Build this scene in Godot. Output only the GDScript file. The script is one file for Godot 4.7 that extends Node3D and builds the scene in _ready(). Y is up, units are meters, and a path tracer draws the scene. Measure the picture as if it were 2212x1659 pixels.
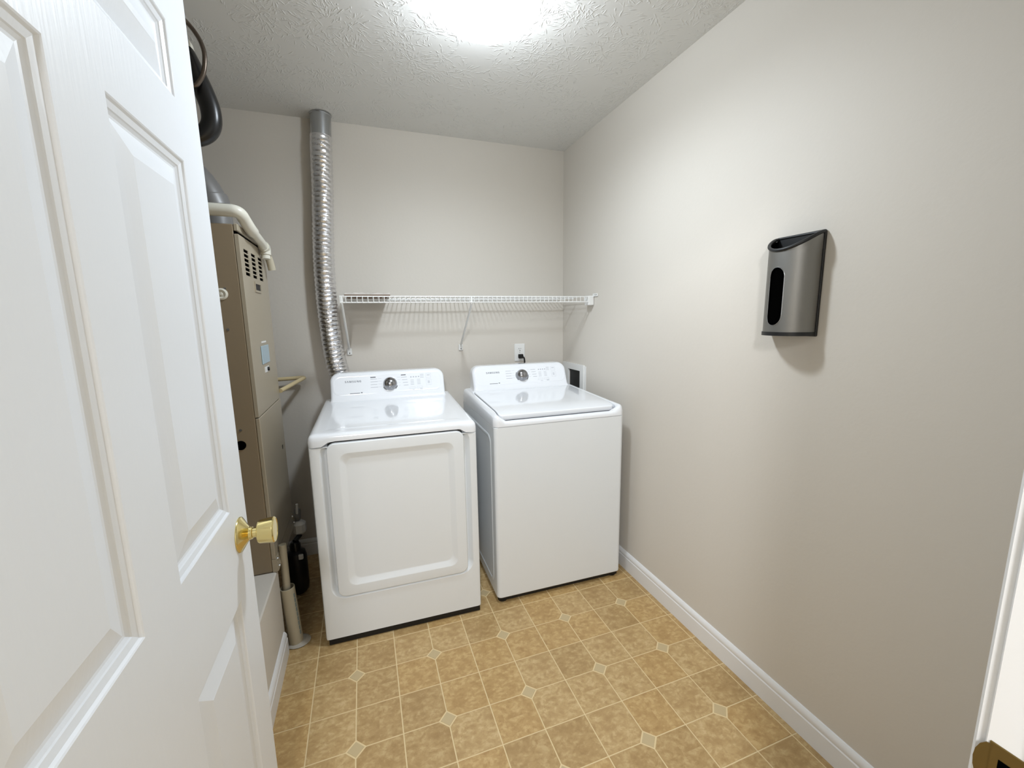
extends Node3D
# A small laundry room seen from its doorway. World: the back right corner of the floor is the origin,
# x grows to the right (right wall x = 0), z grows towards the camera (back wall z = 0), metres.

const H := 2.434          # ceiling height
const ZF := 2.41          # room face of the front wall
const XL := -2.52         # left wall behind the furnace

var T := PackedVector3Array()      # triangles of the mesh being built, clockwise fronts
var M := Transform3D.IDENTITY      # applied to every vertex added
var m := {}                        # materials

func _ready():
	# ---- camera, air, light, exposure
	var cam := Camera3D.new()
	cam.name = "camera"
	cam.position = Vector3(-1.2948, 1.3903, 2.6004)
	cam.rotation = Vector3(-0.1592, -0.3398, -0.0152)
	cam.fov = 85.18
	cam.near = 0.02
	add_child(cam)
	cam.current = true
	var env := Environment.new()
	env.background_mode = Environment.BG_COLOR
	env.background_color = Color(0.02, 0.02, 0.02)
	env.tonemap_mode = Environment.TONE_MAPPER_LINEAR
	env.tonemap_exposure = 1.15
	env.sdfgi_enabled = true
	env.ssao_enabled = true
	env.ssil_enabled = true
	var we := WorldEnvironment.new()
	we.name = "world"
	we.environment = env
	add_child(we)
	make_materials()
	ceiling_light()
	# ---- the large structure
	shell()
	floor_tiles()
	baseboards()
	door_leaf()
	door_frame()
	# ---- the things
	dryer()
	washer()
	furnace()
	furnace_pipes()
	exhaust_duct()
	wire_shelf()
	dispenser()
	outlet_and_cord()
	laundry_box()
	under_furnace()

# ------------------------------------------------------------------ mesh tools

func tri(a: Vector3, b: Vector3, c: Vector3):
	if (c - a).cross(b - a).length_squared() < 1e-18:
		return
	T.append(M * a)
	T.append(M * b)
	T.append(M * c)

func quad(a: Vector3, b: Vector3, c: Vector3, d: Vector3):
	tri(a, b, c)
	tri(a, c, d)

func fix(s: int):      # turns a closed shape's faces outward (Godot fronts are clockwise)
	var v := 0.0
	var o := T[s] if s < T.size() else Vector3.ZERO
	for i in range(s, T.size(), 3):
		v += (T[i] - o).dot((T[i + 1] - o).cross(T[i + 2] - o))
	if v > 0.0:
		flip(s)

func flip(s: int):
	for i in range(s, T.size(), 3):
		var k := T[i + 1]
		T[i + 1] = T[i + 2]
		T[i + 2] = k

func face_towards(s: int, dir: Vector3):   # an open sheet whose mean normal should look along dir (in mesh space)
	var n := Vector3.ZERO
	for i in range(s, T.size(), 3):
		n += (T[i + 2] - T[i]).cross(T[i + 1] - T[i])
	if n.dot(dir) < 0.0:
		flip(s)

func strips(rings: Array, closed := true):
	for i in rings.size() - 1:
		var p: PackedVector3Array = rings[i]
		var q: PackedVector3Array = rings[i + 1]
		var n := p.size()
		for k in (n if closed else n - 1):
			var j := (k + 1) % n
			quad(p[k], p[j], q[j], q[k])

func cap(r: PackedVector3Array):
	var c := Vector3.ZERO
	for p in r:
		c += p
	c /= r.size()
	for k in r.size():
		tri(c, r[k], r[(k + 1) % r.size()])

func cap_back(r: PackedVector3Array):
	var q := r.duplicate()
	q.reverse()
	cap(q)

func loft(rings: Array):
	var s := T.size()
	strips(rings)
	cap_back(rings[0])
	cap(rings[rings.size() - 1])
	fix(s)

func rr(hw: float, hd: float, r: float, n := 5) -> PackedVector2Array:     # rounded rectangle, 4 * (n + 1) points
	var out := PackedVector2Array()
	r = minf(r, minf(hw, hd) - 0.0001)
	var cs := [[1, 1, 0.0], [-1, 1, PI / 2], [-1, -1, PI], [1, -1, PI * 1.5]]
	for c in cs:
		for k in n + 1:
			var a: float = c[2] + PI / 2 * k / n
			out.append(Vector2(c[0] * (hw - r) + cos(a) * r, c[1] * (hd - r) + sin(a) * r))
	return out

func ring_xz(p: PackedVector2Array, y: float, c := Vector2.ZERO) -> PackedVector3Array:
	var out := PackedVector3Array()
	for v in p:
		out.append(Vector3(v.x + c.x, y, v.y + c.y))
	return out

func ring_xy(p: PackedVector2Array, z: float, c := Vector2.ZERO) -> PackedVector3Array:
	var out := PackedVector3Array()
	for v in p:
		out.append(Vector3(v.x + c.x, v.y + c.y, z))
	return out

func box(a: Vector3, b: Vector3, bev := 0.0):
	var lo := Vector3(minf(a.x, b.x), minf(a.y, b.y), minf(a.z, b.z))
	var hi := Vector3(maxf(a.x, b.x), maxf(a.y, b.y), maxf(a.z, b.z))
	var c := (lo + hi) / 2
	var h := (hi - lo) / 2
	if bev <= 0.0:
		var r := PackedVector2Array([Vector2(h.x, h.z), Vector2(-h.x, h.z), Vector2(-h.x, -h.z), Vector2(h.x, -h.z)])
		var cc := Vector2(c.x, c.z)
		loft([ring_xz(r, lo.y, cc), ring_xz(r, hi.y, cc)])
		return
	bev = minf(bev, minf(h.x, minf(h.y, h.z)) * 0.95)
	var cc2 := Vector2(c.x, c.z)
	var outer := rr(h.x, h.z, bev, 1)
	var inner := rr(h.x - bev, h.z - bev, bev * 0.3, 1)
	loft([ring_xz(inner, lo.y, cc2), ring_xz(outer, lo.y + bev, cc2), ring_xz(outer, hi.y - bev, cc2), ring_xz(inner, hi.y, cc2)])

func lathe(prof: Array, n := 32):       # profile of Vector2(radius, height) about the y axis
	var rings := []
	for p in prof:
		var r := PackedVector3Array()
		for k in n:
			var a := TAU * k / n
			r.append(Vector3(cos(a) * maxf(p.x, 0.00002), p.y, sin(a) * maxf(p.x, 0.00002)))
		rings.append(r)
	loft(rings)

func ring_lathe(prof: Array, n := 32):  # closed profile: a ring shaped body with a hole
	var s := T.size()
	var rings := []
	for p in prof + [prof[0]]:
		var r := PackedVector3Array()
		for k in n:
			var a := TAU * k / n
			r.append(Vector3(cos(a) * p.x, p.y, sin(a) * p.x))
		rings.append(r)
	strips(rings)
	fix(s)

func frames(path: Array) -> Array:
	var out := []
	var up := Vector3.UP
	var t0: Vector3 = (path[1] - path[0]).normalized()
	if absf(t0.dot(up)) > 0.9:
		up = Vector3.RIGHT
	var side := t0.cross(up).normalized()
	for i in path.size():
		var t: Vector3 = (path[mini(i + 1, path.size() - 1)] - path[maxi(i - 1, 0)]).normalized()
		side = (side - t * side.dot(t)).normalized()
		out.append([side, t.cross(side)])
	return out

func tube(path: Array, radius, n := 12):
	var f := frames(path)
	var rings := []
	for i in path.size():
		var rad: float = radius[i] if radius is Array else radius
		var r := PackedVector3Array()
		for k in n:
			var a := TAU * k / n
			r.append(path[i] + (f[i][0] * cos(a) + f[i][1] * sin(a)) * rad)
		rings.append(r)
	loft(rings)

func smooth_path(pts: Array, per := 6) -> Array:
	var out := []
	for i in pts.size() - 1:
		var p0: Vector3 = pts[maxi(i - 1, 0)]
		var p1: Vector3 = pts[i]
		var p2: Vector3 = pts[i + 1]
		var p3: Vector3 = pts[mini(i + 2, pts.size() - 1)]
		for k in per:
			out.append(p1.cubic_interpolate(p2, p0, p3, float(k) / per))
	out.append(pts[-1])
	return out

func rounded_path(pts: Array, r: float, per := 6) -> Array:     # straight runs with circular-looking elbows
	var out := [pts[0]]
	for i in range(1, pts.size() - 1):
		var a: Vector3 = pts[i] + (pts[i - 1] - pts[i]).normalized() * r
		var b: Vector3 = pts[i] + (pts[i + 1] - pts[i]).normalized() * r
		for k in per + 1:
			var t := float(k) / per
			out.append(a.lerp(pts[i], t).lerp(pts[i].lerp(b, t), t))
	out.append(pts[-1])
	return out

func prism(poly: Array, dir: Vector3):   # a flat polygon (points in order, convex enough) swept along dir
	var a := PackedVector3Array()
	var b := PackedVector3Array()
	for p in poly:
		a.append(p)
		b.append(p + dir)
	loft([a, b])

# A plate on axes u (along us), v (along vs) with rectangular holes; front looks along n, thickness th behind it.
func holed(us: Array, vs: Array, holes: Array, th: float, ax: Transform3D, skip_front := false):
	var solid := func(i, j):
		if i < 0 or j < 0 or i >= us.size() - 1 or j >= vs.size() - 1:
			return false
		var cu: float = (us[i] + us[i + 1]) / 2.0
		var cv: float = (vs[j] + vs[j + 1]) / 2.0
		for h in holes:
			if cu > h[0] and cu < h[1] and cv > h[2] and cv < h[3]:
				return false
		return true
	var keep := M
	M = M * ax
	for i in us.size() - 1:
		for j in vs.size() - 1:
			if not solid.call(i, j):
				continue
			var u0: float = us[i]
			var u1: float = us[i + 1]
			var v0: float = vs[j]
			var v1: float = vs[j + 1]
			# axes: x = u, y = v, z = front normal; clockwise seen from +z
			quad(Vector3(u0, v0, 0), Vector3(u0, v1, 0), Vector3(u1, v1, 0), Vector3(u1, v0, 0))
			quad(Vector3(u0, v0, -th), Vector3(u1, v0, -th), Vector3(u1, v1, -th), Vector3(u0, v1, -th))
			if not solid.call(i - 1, j):
				quad(Vector3(u0, v0, -th), Vector3(u0, v1, -th), Vector3(u0, v1, 0), Vector3(u0, v0, 0))
			if not solid.call(i + 1, j):
				quad(Vector3(u1, v0, 0), Vector3(u1, v1, 0), Vector3(u1, v1, -th), Vector3(u1, v0, -th))
			if not solid.call(i, j - 1):
				quad(Vector3(u0, v0, 0), Vector3(u1, v0, 0), Vector3(u1, v0, -th), Vector3(u0, v0, -th))
			if not solid.call(i, j + 1):
				quad(Vector3(u0, v1, -th), Vector3(u1, v1, -th), Vector3(u1, v1, 0), Vector3(u0, v1, 0))
	M = keep

func mesh_of(angle := 40.0) -> ArrayMesh:
	var nf := T.size() / 3
	var fn := PackedVector3Array()
	var area := PackedFloat32Array()
	fn.resize(nf)
	area.resize(nf)
	var at := {}
	var keys := []
	keys.resize(T.size())
	for f in nf:
		var n := (T[f * 3 + 2] - T[f * 3]).cross(T[f * 3 + 1] - T[f * 3])
		area[f] = n.length()
		fn[f] = n.normalized()
		for k in 3:
			var key := Vector3i((T[f * 3 + k] * 20000.0).round())
			keys[f * 3 + k] = key
			if at.has(key):
				at[key].append(f)
			else:
				at[key] = [f]
	var lim := cos(deg_to_rad(angle))
	var nn := PackedVector3Array()
	var uv := PackedVector2Array()
	nn.resize(T.size())
	uv.resize(T.size())
	for i in T.size():
		var f := i / 3
		var s := Vector3.ZERO
		for g in at[keys[i]]:
			if fn[g].dot(fn[f]) >= lim:
				s += fn[g] * area[g]
		nn[i] = s.normalized() if s.length() > 0.0 else fn[f]
		var a := fn[f].abs()
		var p := T[i]
		uv[i] = Vector2(p.z, -p.y) if a.x >= a.y and a.x >= a.z else Vector2(p.x, p.z) if a.y >= a.z else Vector2(p.x, -p.y)
	var arr := []
	arr.resize(Mesh.ARRAY_MAX)
	arr[Mesh.ARRAY_VERTEX] = T
	arr[Mesh.ARRAY_NORMAL] = nn
	arr[Mesh.ARRAY_TEX_UV] = uv
	var am := ArrayMesh.new()
	am.add_surface_from_arrays(Mesh.PRIMITIVE_TRIANGLES, arr)
	T = PackedVector3Array()
	return am

func put(called: String, parent: Node, material: Material, angle := 40.0, at := Transform3D.IDENTITY) -> MeshInstance3D:
	return place(called, parent, mesh_of(angle), material, at)

func place(called: String, parent: Node, mesh: Mesh, material: Material, at := Transform3D.IDENTITY) -> MeshInstance3D:
	var o := MeshInstance3D.new()
	o.name = numbered(called, parent)
	o.mesh = mesh
	o.material_override = material
	o.transform = at
	parent.add_child(o, true)
	return o

func numbered(called: String, parent: Node) -> String:
	if not parent.has_node(NodePath(called)):
		return called
	var k := 1
	while parent.has_node(NodePath("%s_%03d" % [called, k])):
		k += 1
	return "%s_%03d" % [called, k]

func tag(o: Node, label: String, category: String, group := "") -> Node:
	o.set_meta("label", label)
	o.set_meta("category", category)
	if group:
		o.set_meta("group", group)
	return o

func structure(o: Node, label: String, category := "") -> Node:
	o.set_meta("kind", "structure")
	o.set_meta("label", label)
	if category:
		o.set_meta("category", category)
	return o

func thing(called: String, label: String, category: String, at := Vector3.ZERO, turn := 0.0, group := "") -> Node3D:
	var o := Node3D.new()
	o.name = numbered(called, self)
	add_child(o, true)
	o.position = at
	o.rotation.y = turn
	tag(o, label, category, group)
	return o

# ------------------------------------------------------------------ materials

func mat(c: Color, rough: float, metal := 0.0, spec := 0.5) -> StandardMaterial3D:
	var k := StandardMaterial3D.new()
	k.albedo_color = c
	k.roughness = rough
	k.metallic = metal
	k.metallic_specular = spec
	return k

func bump(k: StandardMaterial3D, tex: Texture2D, cm: float, scale := Vector3.ONE):
	k.heightmap_enabled = true
	k.heightmap_texture = tex
	k.heightmap_scale = cm
	k.uv1_scale = scale

func noise_tex(freq: float, oct: int, size := 512, seed_ := 1) -> NoiseTexture2D:
	var n := FastNoiseLite.new()
	n.seed = seed_
	n.noise_type = FastNoiseLite.TYPE_SIMPLEX_SMOOTH
	n.frequency = freq
	n.fractal_octaves = oct
	var t := NoiseTexture2D.new()
	t.width = size
	t.height = size
	t.seamless = true
	t.noise = n
	return t

func make_materials():
	m.wall = mat(Color(0.822, 0.799, 0.762), 0.62)
	bump(m.wall, noise_tex(0.035, 3), 0.02, Vector3(2.5, 2.5, 2.5))
	m.ceiling = mat(Color(0.88, 0.88, 0.87), 0.8)
	bump(m.ceiling, stomp_texture(), 0.26, Vector3(1.0 / 1.5, 1.0 / 1.5, 1.0))
	m.trim = mat(Color(0.90, 0.90, 0.90), 0.35)
	m.door = mat(Color(0.91, 0.925, 0.945), 0.42)
	bump(m.door, noise_tex(0.03, 3, 512, 4), 0.02, Vector3(7, 0.55, 1))
	m.enamel = mat(Color(0.905, 0.92, 0.93), 0.32)
	m.gloss = mat(Color(0.93, 0.94, 0.955), 0.12)
	m.gloss.clearcoat_enabled = true
	m.gloss.clearcoat = 0.6
	m.gloss.clearcoat_roughness = 0.04
	m.print = mat(Color(0.70, 0.71, 0.74), 0.6)
	m.print_faint = mat(Color(0.80, 0.81, 0.83), 0.6)
	m.print_dark = mat(Color(0.25, 0.25, 0.28), 0.6)
	m.logo = mat(Color(0.44, 0.45, 0.48), 0.5)
	m.chrome = mat(Color(0.62, 0.62, 0.63), 0.18, 1.0)
	m.black = mat(Color(0.03, 0.03, 0.03), 0.6)
	m.rubber = mat(Color(0.055, 0.058, 0.065), 0.45)
	m.foam = mat(Color(0.06, 0.06, 0.065), 0.3)
	m.cavity_shade = mat(Color(0.012, 0.012, 0.012), 1.0, 0.0, 0.05)  # near-black, stands in for the shade inside holes, slots and seams
	m.steel = mat(Color(0.55, 0.545, 0.53), 0.5, 1.0)
	m.galv = mat(Color(0.72, 0.73, 0.74), 0.27, 1.0)
	m.grey_pipe = mat(Color(0.47, 0.465, 0.46), 0.4, 0.15)
	m.foil = mat(Color(0.89, 0.89, 0.90), 0.24, 1.0)
	bump(m.foil, noise_tex(0.03, 3, 512, 7), 0.05, Vector3(9, 9, 9))
	m.brass = mat(Color(0.90, 0.83, 0.58), 0.17, 1.0)
	m.old_brass = mat(Color(0.52, 0.44, 0.27), 0.36, 1.0)
	m.copper = mat(Color(0.40, 0.36, 0.325), 0.3, 0.75)
	m.taupe = mat(Color(0.56, 0.50, 0.41), 0.42)  # casing colour darkened to carry the shade on the furnace side
	m.taupe_panel = mat(Color(0.66, 0.62, 0.545), 0.24)
	m.pvc = mat(Color(0.86, 0.85, 0.80), 0.3)
	m.pvc_old = mat(Color(0.74, 0.71, 0.63), 0.45)
	m.cream = mat(Color(0.80, 0.73, 0.57), 0.45)
	m.wire = mat(Color(0.90, 0.90, 0.89), 0.35)
	m.plastic = mat(Color(0.90, 0.90, 0.89), 0.3)
	m.glass_blue = mat(Color(0.66, 0.745, 0.79), 0.12)
	m.putty = mat(Color(0.72, 0.70, 0.66), 0.9)
	m.card = mat(Color(0.46, 0.36, 0.28), 0.8)
	m.film = mat(Color(0.80, 0.77, 0.74), 0.15)
	m.grout = mat(Color(0.87, 0.785, 0.61), 0.7)
	m.tiles = []
	var tt := tile_texture()
	for c in [Color(1, 1, 1), Color(0.95, 0.94, 0.92), Color(0.99, 0.97, 0.93)]:
		var k := mat(c, 0.42)
		k.albedo_texture = tt
		m.tiles.append(k)
	m.inset = mat(Color(0.755, 0.675, 0.52), 0.45)
	m.stripe = mat(Color(0.52, 0.57, 0.57), 0.5)

func stomp_texture() -> ImageTexture:      # brush-stomped plaster: bursts of short ridges, 1.5 m square, repeats seamlessly
	var n := 1280
	var px := n / 1.5
	var h := PackedFloat32Array()
	h.resize(n * n)
	var g := RandomNumberGenerator.new()
	g.seed = 11
	for s in 300:
		var cx := g.randf() * n
		var cy := g.randf() * n
		var turn := g.randf() * TAU
		var fan := g.randf_range(2.2, TAU)
		for k in 36:
			var a := turn + fan * (k / 36.0 - 0.5) + g.randf_range(-0.28, 0.28)
			var r := g.randf_range(0.006, 0.075) * px
			var len := g.randf_range(0.006, 0.036) * px
			var bend := g.randf_range(-0.03, 0.03)
			var amp := pow(g.randf(), 1.4) * 0.85 + 0.15
			var wid := g.randf_range(0.8, 1.7)
			var x := cx + cos(a) * r
			var y := cy + sin(a) * r
			var d := 0.0
			while d < len:
				var f := sin(PI * clampf(d / len, 0.02, 0.98))
				var w := int(ceil(wid)) + 1
				for iy in range(-w, w + 1):
					for ix in range(-w, w + 1):
						var q := amp * f * exp(-(ix * ix + iy * iy) / (wid * wid))
						var at := posmod(int(y) + iy, n) * n + posmod(int(x) + ix, n)
						if q > h[at]:
							h[at] = q
				x += cos(a) * 1.6
				y += sin(a) * 1.6
				a += bend
				d += 1.6
	var bytes := PackedByteArray()
	bytes.resize(n * n)
	for i in n * n:
		bytes[i] = int(clampf(h[i], 0.0, 1.0) * 255.0)
	return ImageTexture.create_from_image(Image.create_from_data(n, n, false, Image.FORMAT_L8, bytes))

func tile_texture() -> ImageTexture:       # mottled tan stone print of the vinyl, 0.9 m square
	var n := 768
	var img := Image.create(n, n, false, Image.FORMAT_RGB8)
	var a := FastNoiseLite.new()
	a.seed = 3
	a.frequency = 0.014
	a.fractal_octaves = 4
	a.domain_warp_enabled = true
	a.domain_warp_amplitude = 38.0
	a.domain_warp_frequency = 0.012
	var b := FastNoiseLite.new()
	b.seed = 8
	b.frequency = 0.042
	b.fractal_octaves = 5
	b.fractal_gain = 0.62
	b.domain_warp_enabled = true
	b.domain_warp_amplitude = 30.0
	b.domain_warp_frequency = 0.02
	var base := Color(0.735, 0.618, 0.428)
	var light := Color(0.825, 0.725, 0.545)
	var dark := Color(0.640, 0.515, 0.335)
	for y in n:
		for x in n:
			var u := a.get_noise_2d(x, y * 1.25)
			var v := b.get_noise_2d(x * 0.9 + 900.0, y * 1.2)
			var c := base.lerp(dark, clampf(-u * 1.0, 0.0, 0.55))
			c = c.lerp(light, clampf((u * 0.4 + v) * 1.5 - 0.05, 0.0, 0.7))
			c = c.lerp(dark, clampf((-v - 0.15) * 1.6, 0.0, 0.5))
			img.set_pixel(x, y, c)
	return ImageTexture.create_from_image(img)

# ------------------------------------------------------------------ lamp

func ceiling_light():
	var at := Vector3(-0.845, H, 1.145)
	var t := thing("ceiling_light", "round white glass dome light glowing on the textured ceiling", "light", at)
	lathe([Vector2(0.0, 0.0), Vector2(0.165, 0.0), Vector2(0.168, -0.012), Vector2(0.16, -0.022), Vector2(0.0, -0.022)], 40)
	put("base", t, m.trim)
	var prof := [Vector2(0.158, -0.0225)]
	for k in 15:
		var a := PI * 0.5 * (k / 14.0)
		prof.append(Vector2(0.172 * cos(a - 0.1) if k < 14 else 0.0, -0.034 - 0.078 * sin(a)))
	lathe(prof, 48)
	var glow := mat(Color(0.95, 0.95, 0.95), 0.3)
	glow.emission_enabled = true
	glow.emission = Color(0.97, 0.985, 1.0)
	glow.emission_energy_multiplier = 3.2
	put("lamp_shade", t, glow)
	# the bulb inside the dome, and the stronger light that leaves the dome downwards
	var l := OmniLight3D.new()
	l.name = "bulb_light"
	l.position = Vector3(0, -0.07, 0)
	l.light_energy = 0.28
	l.light_size = 0.06
	l.omni_range = 12.0
	l.omni_attenuation = 2.0
	t.add_child(l)
	var d := SpotLight3D.new()
	d.name = "lamp_light"
	d.position = Vector3(0, -0.125, 0)
	d.rotation.x = -PI / 2
	d.light_energy = 0.80
	d.light_size = 0.07
	d.spot_angle = 89.0
	d.spot_angle_attenuation = 0.72
	d.spot_range = 12.0
	d.spot_attenuation = 2.0
	t.add_child(d)
	for k in [l, d]:
		k.light_color = Color(0.915, 0.96, 1.0)
		k.shadow_enabled = true
	# unseen hall lamp behind the camera, placed to light the appliance fronts
	var hall := t.duplicate()
	hall.name = "unseen_hall_light"
	add_child(hall)
	hall.position = Vector3(-1.63, H, 3.55)
	tag(hall, "unseen round dome light in the hall behind the camera, placed to light the appliance fronts", "light")
	hall.get_node("bulb_light").light_energy = 0.5
	hall.get_node("lamp_light").spot_angle_attenuation = 0.3
	hall.get_node("lamp_light").light_energy = 3.0
	hall.get_node("lamp_light").light_color = Color(0.985, 0.99, 1.0)
	hall.get_node("lamp_light").light_size = 0.16

# ------------------------------------------------------------------ room shell

func axes(u: Vector3, v: Vector3, n: Vector3, o: Vector3) -> Transform3D:
	return Transform3D(Basis(u, v, n), o)

func shell():
	# right wall with the opening of the laundry box; u runs towards the back (-z) so that n = -x
	var s := T.size()
	holed([-5.6, -0.262, -0.100, 0.12], [-0.15, 0.925, 1.045, H + 0.15], [[-0.262, -0.100, 0.925, 1.045]], 0.14, axes(Vector3(0, 0, -1), Vector3.UP, Vector3(-1, 0, 0), Vector3.ZERO))
	fix(s)
	structure(put("wall_right", self, m.wall, 20), "taupe painted right wall of the laundry room")
	box(Vector3(XL - 0.1, -0.15, -0.12), Vector3(0, H + 0.15, 0))
	structure(put("wall_back", self, m.wall, 20), "taupe painted back wall behind the washer and dryer")
	box(Vector3(XL - 0.12, -0.15, -0.12), Vector3(XL, H + 0.15, 5.6))
	structure(put("wall_left", self, m.wall, 20), "taupe painted left wall behind the furnace")
	s = T.size()
	holed([XL, -1.645, -0.68, 0.0], [0.0, 2.06, H], [[-1.645, -0.68, -1.0, 2.06]], 0.12, axes(Vector3(-1, 0, 0), Vector3.UP, Vector3(0, 0, 1), Vector3(0, 0, ZF + 0.12)).scaled_local(Vector3(-1, 1, 1)))
	fix(s)
	structure(put("wall_front", self, m.wall, 20), "taupe painted front wall with the doorway")
	box(Vector3(XL - 0.12, -0.15, 5.5), Vector3(0.12, H + 0.15, 5.62))
	structure(put("wall_hall", self, m.wall, 20), "taupe hall wall outside the doorway")
	box(Vector3(XL - 0.1, H, -0.1), Vector3(0.1, H + 0.12, 5.6))
	structure(put("ceiling", self, m.ceiling, 20), "white ceiling with brush-stomped plaster texture")

func floor_tiles():
	box(Vector3(XL - 0.1, -0.15, -0.1), Vector3(0.1, -0.0012, 5.6))
	var fl := put("floor", self, m.grout, 20)
	structure(fl, "tan vinyl floor of square tiles with small diamond insets")
	var s := 0.1524
	var x0 := -1.7113
	var z0 := 0.7189
	var g := RandomNumberGenerator.new()
	g.seed = 5
	var shared := {}
	var c := 0.030      # clipped corner
	var half := 0.0021
	for j in range(-5, 12):
		for i in range(-1, 12):
			var a := Vector2(x0 + i * s, z0 + j * s)
			var b := a + Vector2(s, s)
			a += Vector2(half, half)
			b -= Vector2(half, half)
			a.y = maxf(a.y, 0.001)
			b.x = minf(b.x, -0.001)
			if b.y - a.y < 0.01 or b.x - a.x < 0.01 or a.x < XL:
				continue
			var ci := i if posmod(i, 2) == 0 else i + 1
			var cj := j if posmod(j, 2) == 0 else j + 1
			var full := b.x - a.x > 0.14 and b.y - a.y > 0.14
			var var_ := g.randi() % 5
			var key := "%d %d %d" % [ci - i, cj - j, var_] if full else "%d %d" % [i, j]
			var mid := (a + b) / 2
			if not shared.has(key):
				shared[key] = tile_mesh(a - mid, b - mid, Vector2(x0 + ci * s, z0 + cj * s) - mid, c, Vector2(0.17 * var_ + 0.05 * (ci - i), 0.23 * var_ + 0.31 * (cj - j)))
			place("tile", fl, shared[key], m.tiles[g.randi() % 3], Transform3D(Basis.IDENTITY, Vector3(mid.x, 0, mid.y)))
			if i == ci and j == cj and i >= 0:
				if not shared.has("dot"):
					var r := c - 0.0034
					var p := PackedVector2Array([Vector2(r, 0), Vector2(0, r), Vector2(-r, 0), Vector2(0, -r)])
					loft([ring_xz(p, -0.0012), ring_xz(p, -0.0003), ring_xz(rr(1, 1, 0.1, 0), 0) if false else shrink(p, 0.0006, 0.0)])
					shared.dot = mesh_of(20)
				place("diamond_inset", fl, shared.dot, m.inset, Transform3D(Basis.IDENTITY, Vector3(x0 + i * s, 0, z0 + j * s)))

func shrink(p: PackedVector2Array, d: float, y: float) -> PackedVector3Array:
	var out := PackedVector3Array()
	for v in p:
		out.append(Vector3(v.x - signf(v.x) * d, y, v.y - signf(v.y) * d))
	return out

func tile_mesh(a: Vector2, b: Vector2, corner: Vector2, c: float, shift: Vector2) -> ArrayMesh:
	var raw := [Vector2(b.x, b.y), Vector2(a.x, b.y), Vector2(a.x, a.y), Vector2(b.x, a.y)]
	var poly := PackedVector2Array()
	for k in 4:
		var p: Vector2 = raw[k]
		var near := p.distance_to(corner) < 0.02
		if near:
			var to_prev: Vector2 = (raw[(k + 3) % 4] - p).normalized()
			var to_next: Vector2 = (raw[(k + 1) % 4] - p).normalized()
			poly.append(p + to_prev * c)
			poly.append(p + to_next * c)
		else:
			poly.append(p)
	loft([ring_xz(poly, -0.0012), ring_xz(poly, -0.0004), shrink(poly, 0.0006, 0.0)])
	var am := mesh_of(20)
	var arr := am.surface_get_arrays(0)
	var uv: PackedVector2Array = arr[Mesh.ARRAY_TEX_UV]
	for i in uv.size():
		uv[i] = uv[i] / 0.9 + shift
	arr[Mesh.ARRAY_TEX_UV] = uv
	var out := ArrayMesh.new()
	out.add_surface_from_arrays(Mesh.PRIMITIVE_TRIANGLES, arr)
	return out

func base_profile() -> Array:      # (out from the wall, height)
	return [Vector2(0, 0), Vector2(0.013, 0), Vector2(0.013, 0.070), Vector2(0.0105, 0.074), Vector2(0.0115, 0.080), Vector2(0.0115, 0.088), Vector2(0.008, 0.096), Vector2(0.004, 0.101), Vector2(0, 0.102)]

func sweep_base(out_dir: Vector3, a: Vector3, b: Vector3):
	var p := []
	for v in base_profile():
		p.append(a + out_dir * v.x + Vector3.UP * v.y)
	prism(p, b - a)

func baseboards():
	sweep_base(Vector3(-1, 0, 0), Vector3(0, 0, 0.013), Vector3(0, 0, ZF))
	structure(put("baseboard_right", self, m.trim, 25), "white moulded baseboard along the right wall")
	sweep_base(Vector3(0, 0, 1), Vector3(-1.80, 0, 0), Vector3(0, 0, 0))
	structure(put("baseboard_back", self, m.trim, 25), "white baseboard along the back wall behind the dryer")
	sweep_base(Vector3(1, 0, 0), Vector3(-1.69, 0, 0.80), Vector3(-1.69, 0, ZF))
	structure(put("baseboard_left", self, m.trim, 25), "white baseboard along the low platform under the furnace")
	box(Vector3(XL + 0.02, 0, 0.775), Vector3(-1.69, 0.378, ZF), 0.005)
	box(Vector3(XL + 0.02, 0, 0.10), Vector3(-1.95, 0.378, 0.775))
	tag(put("furnace_platform", self, m.wall, 25), "low taupe drywall platform that carries the furnace beside the door", "platform")

# ------------------------------------------------------------------ doorway

const DX := -1.583      # visible face of the open door

func panel_hole(z0: float, z1: float, y0: float, y1: float):     # moulded raised panel, in door space: u = 0 - z, v = y, normal +x
	var prof := [Vector2(0, 0), Vector2(0.002, -0.0012), Vector2(0.0045, -0.0042), Vector2(0.0065, -0.0047), Vector2(0.0125, -0.0068), Vector2(0.0140, -0.0085), Vector2(0.0180, -0.0112), Vector2(0.0215, -0.0118), Vector2(0.056, -0.0028), Vector2(0.058, -0.002)]
	var rings := []
	for p in prof:
		rings.append(PackedVector3Array([Vector3(p.y, y0 + p.x, z0 + p.x), Vector3(p.y, y1 - p.x, z0 + p.x), Vector3(p.y, y1 - p.x, z1 - p.x), Vector3(p.y, y0 + p.x, z1 - p.x)]))
	strips(rings)
	cap(rings[-1])

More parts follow.
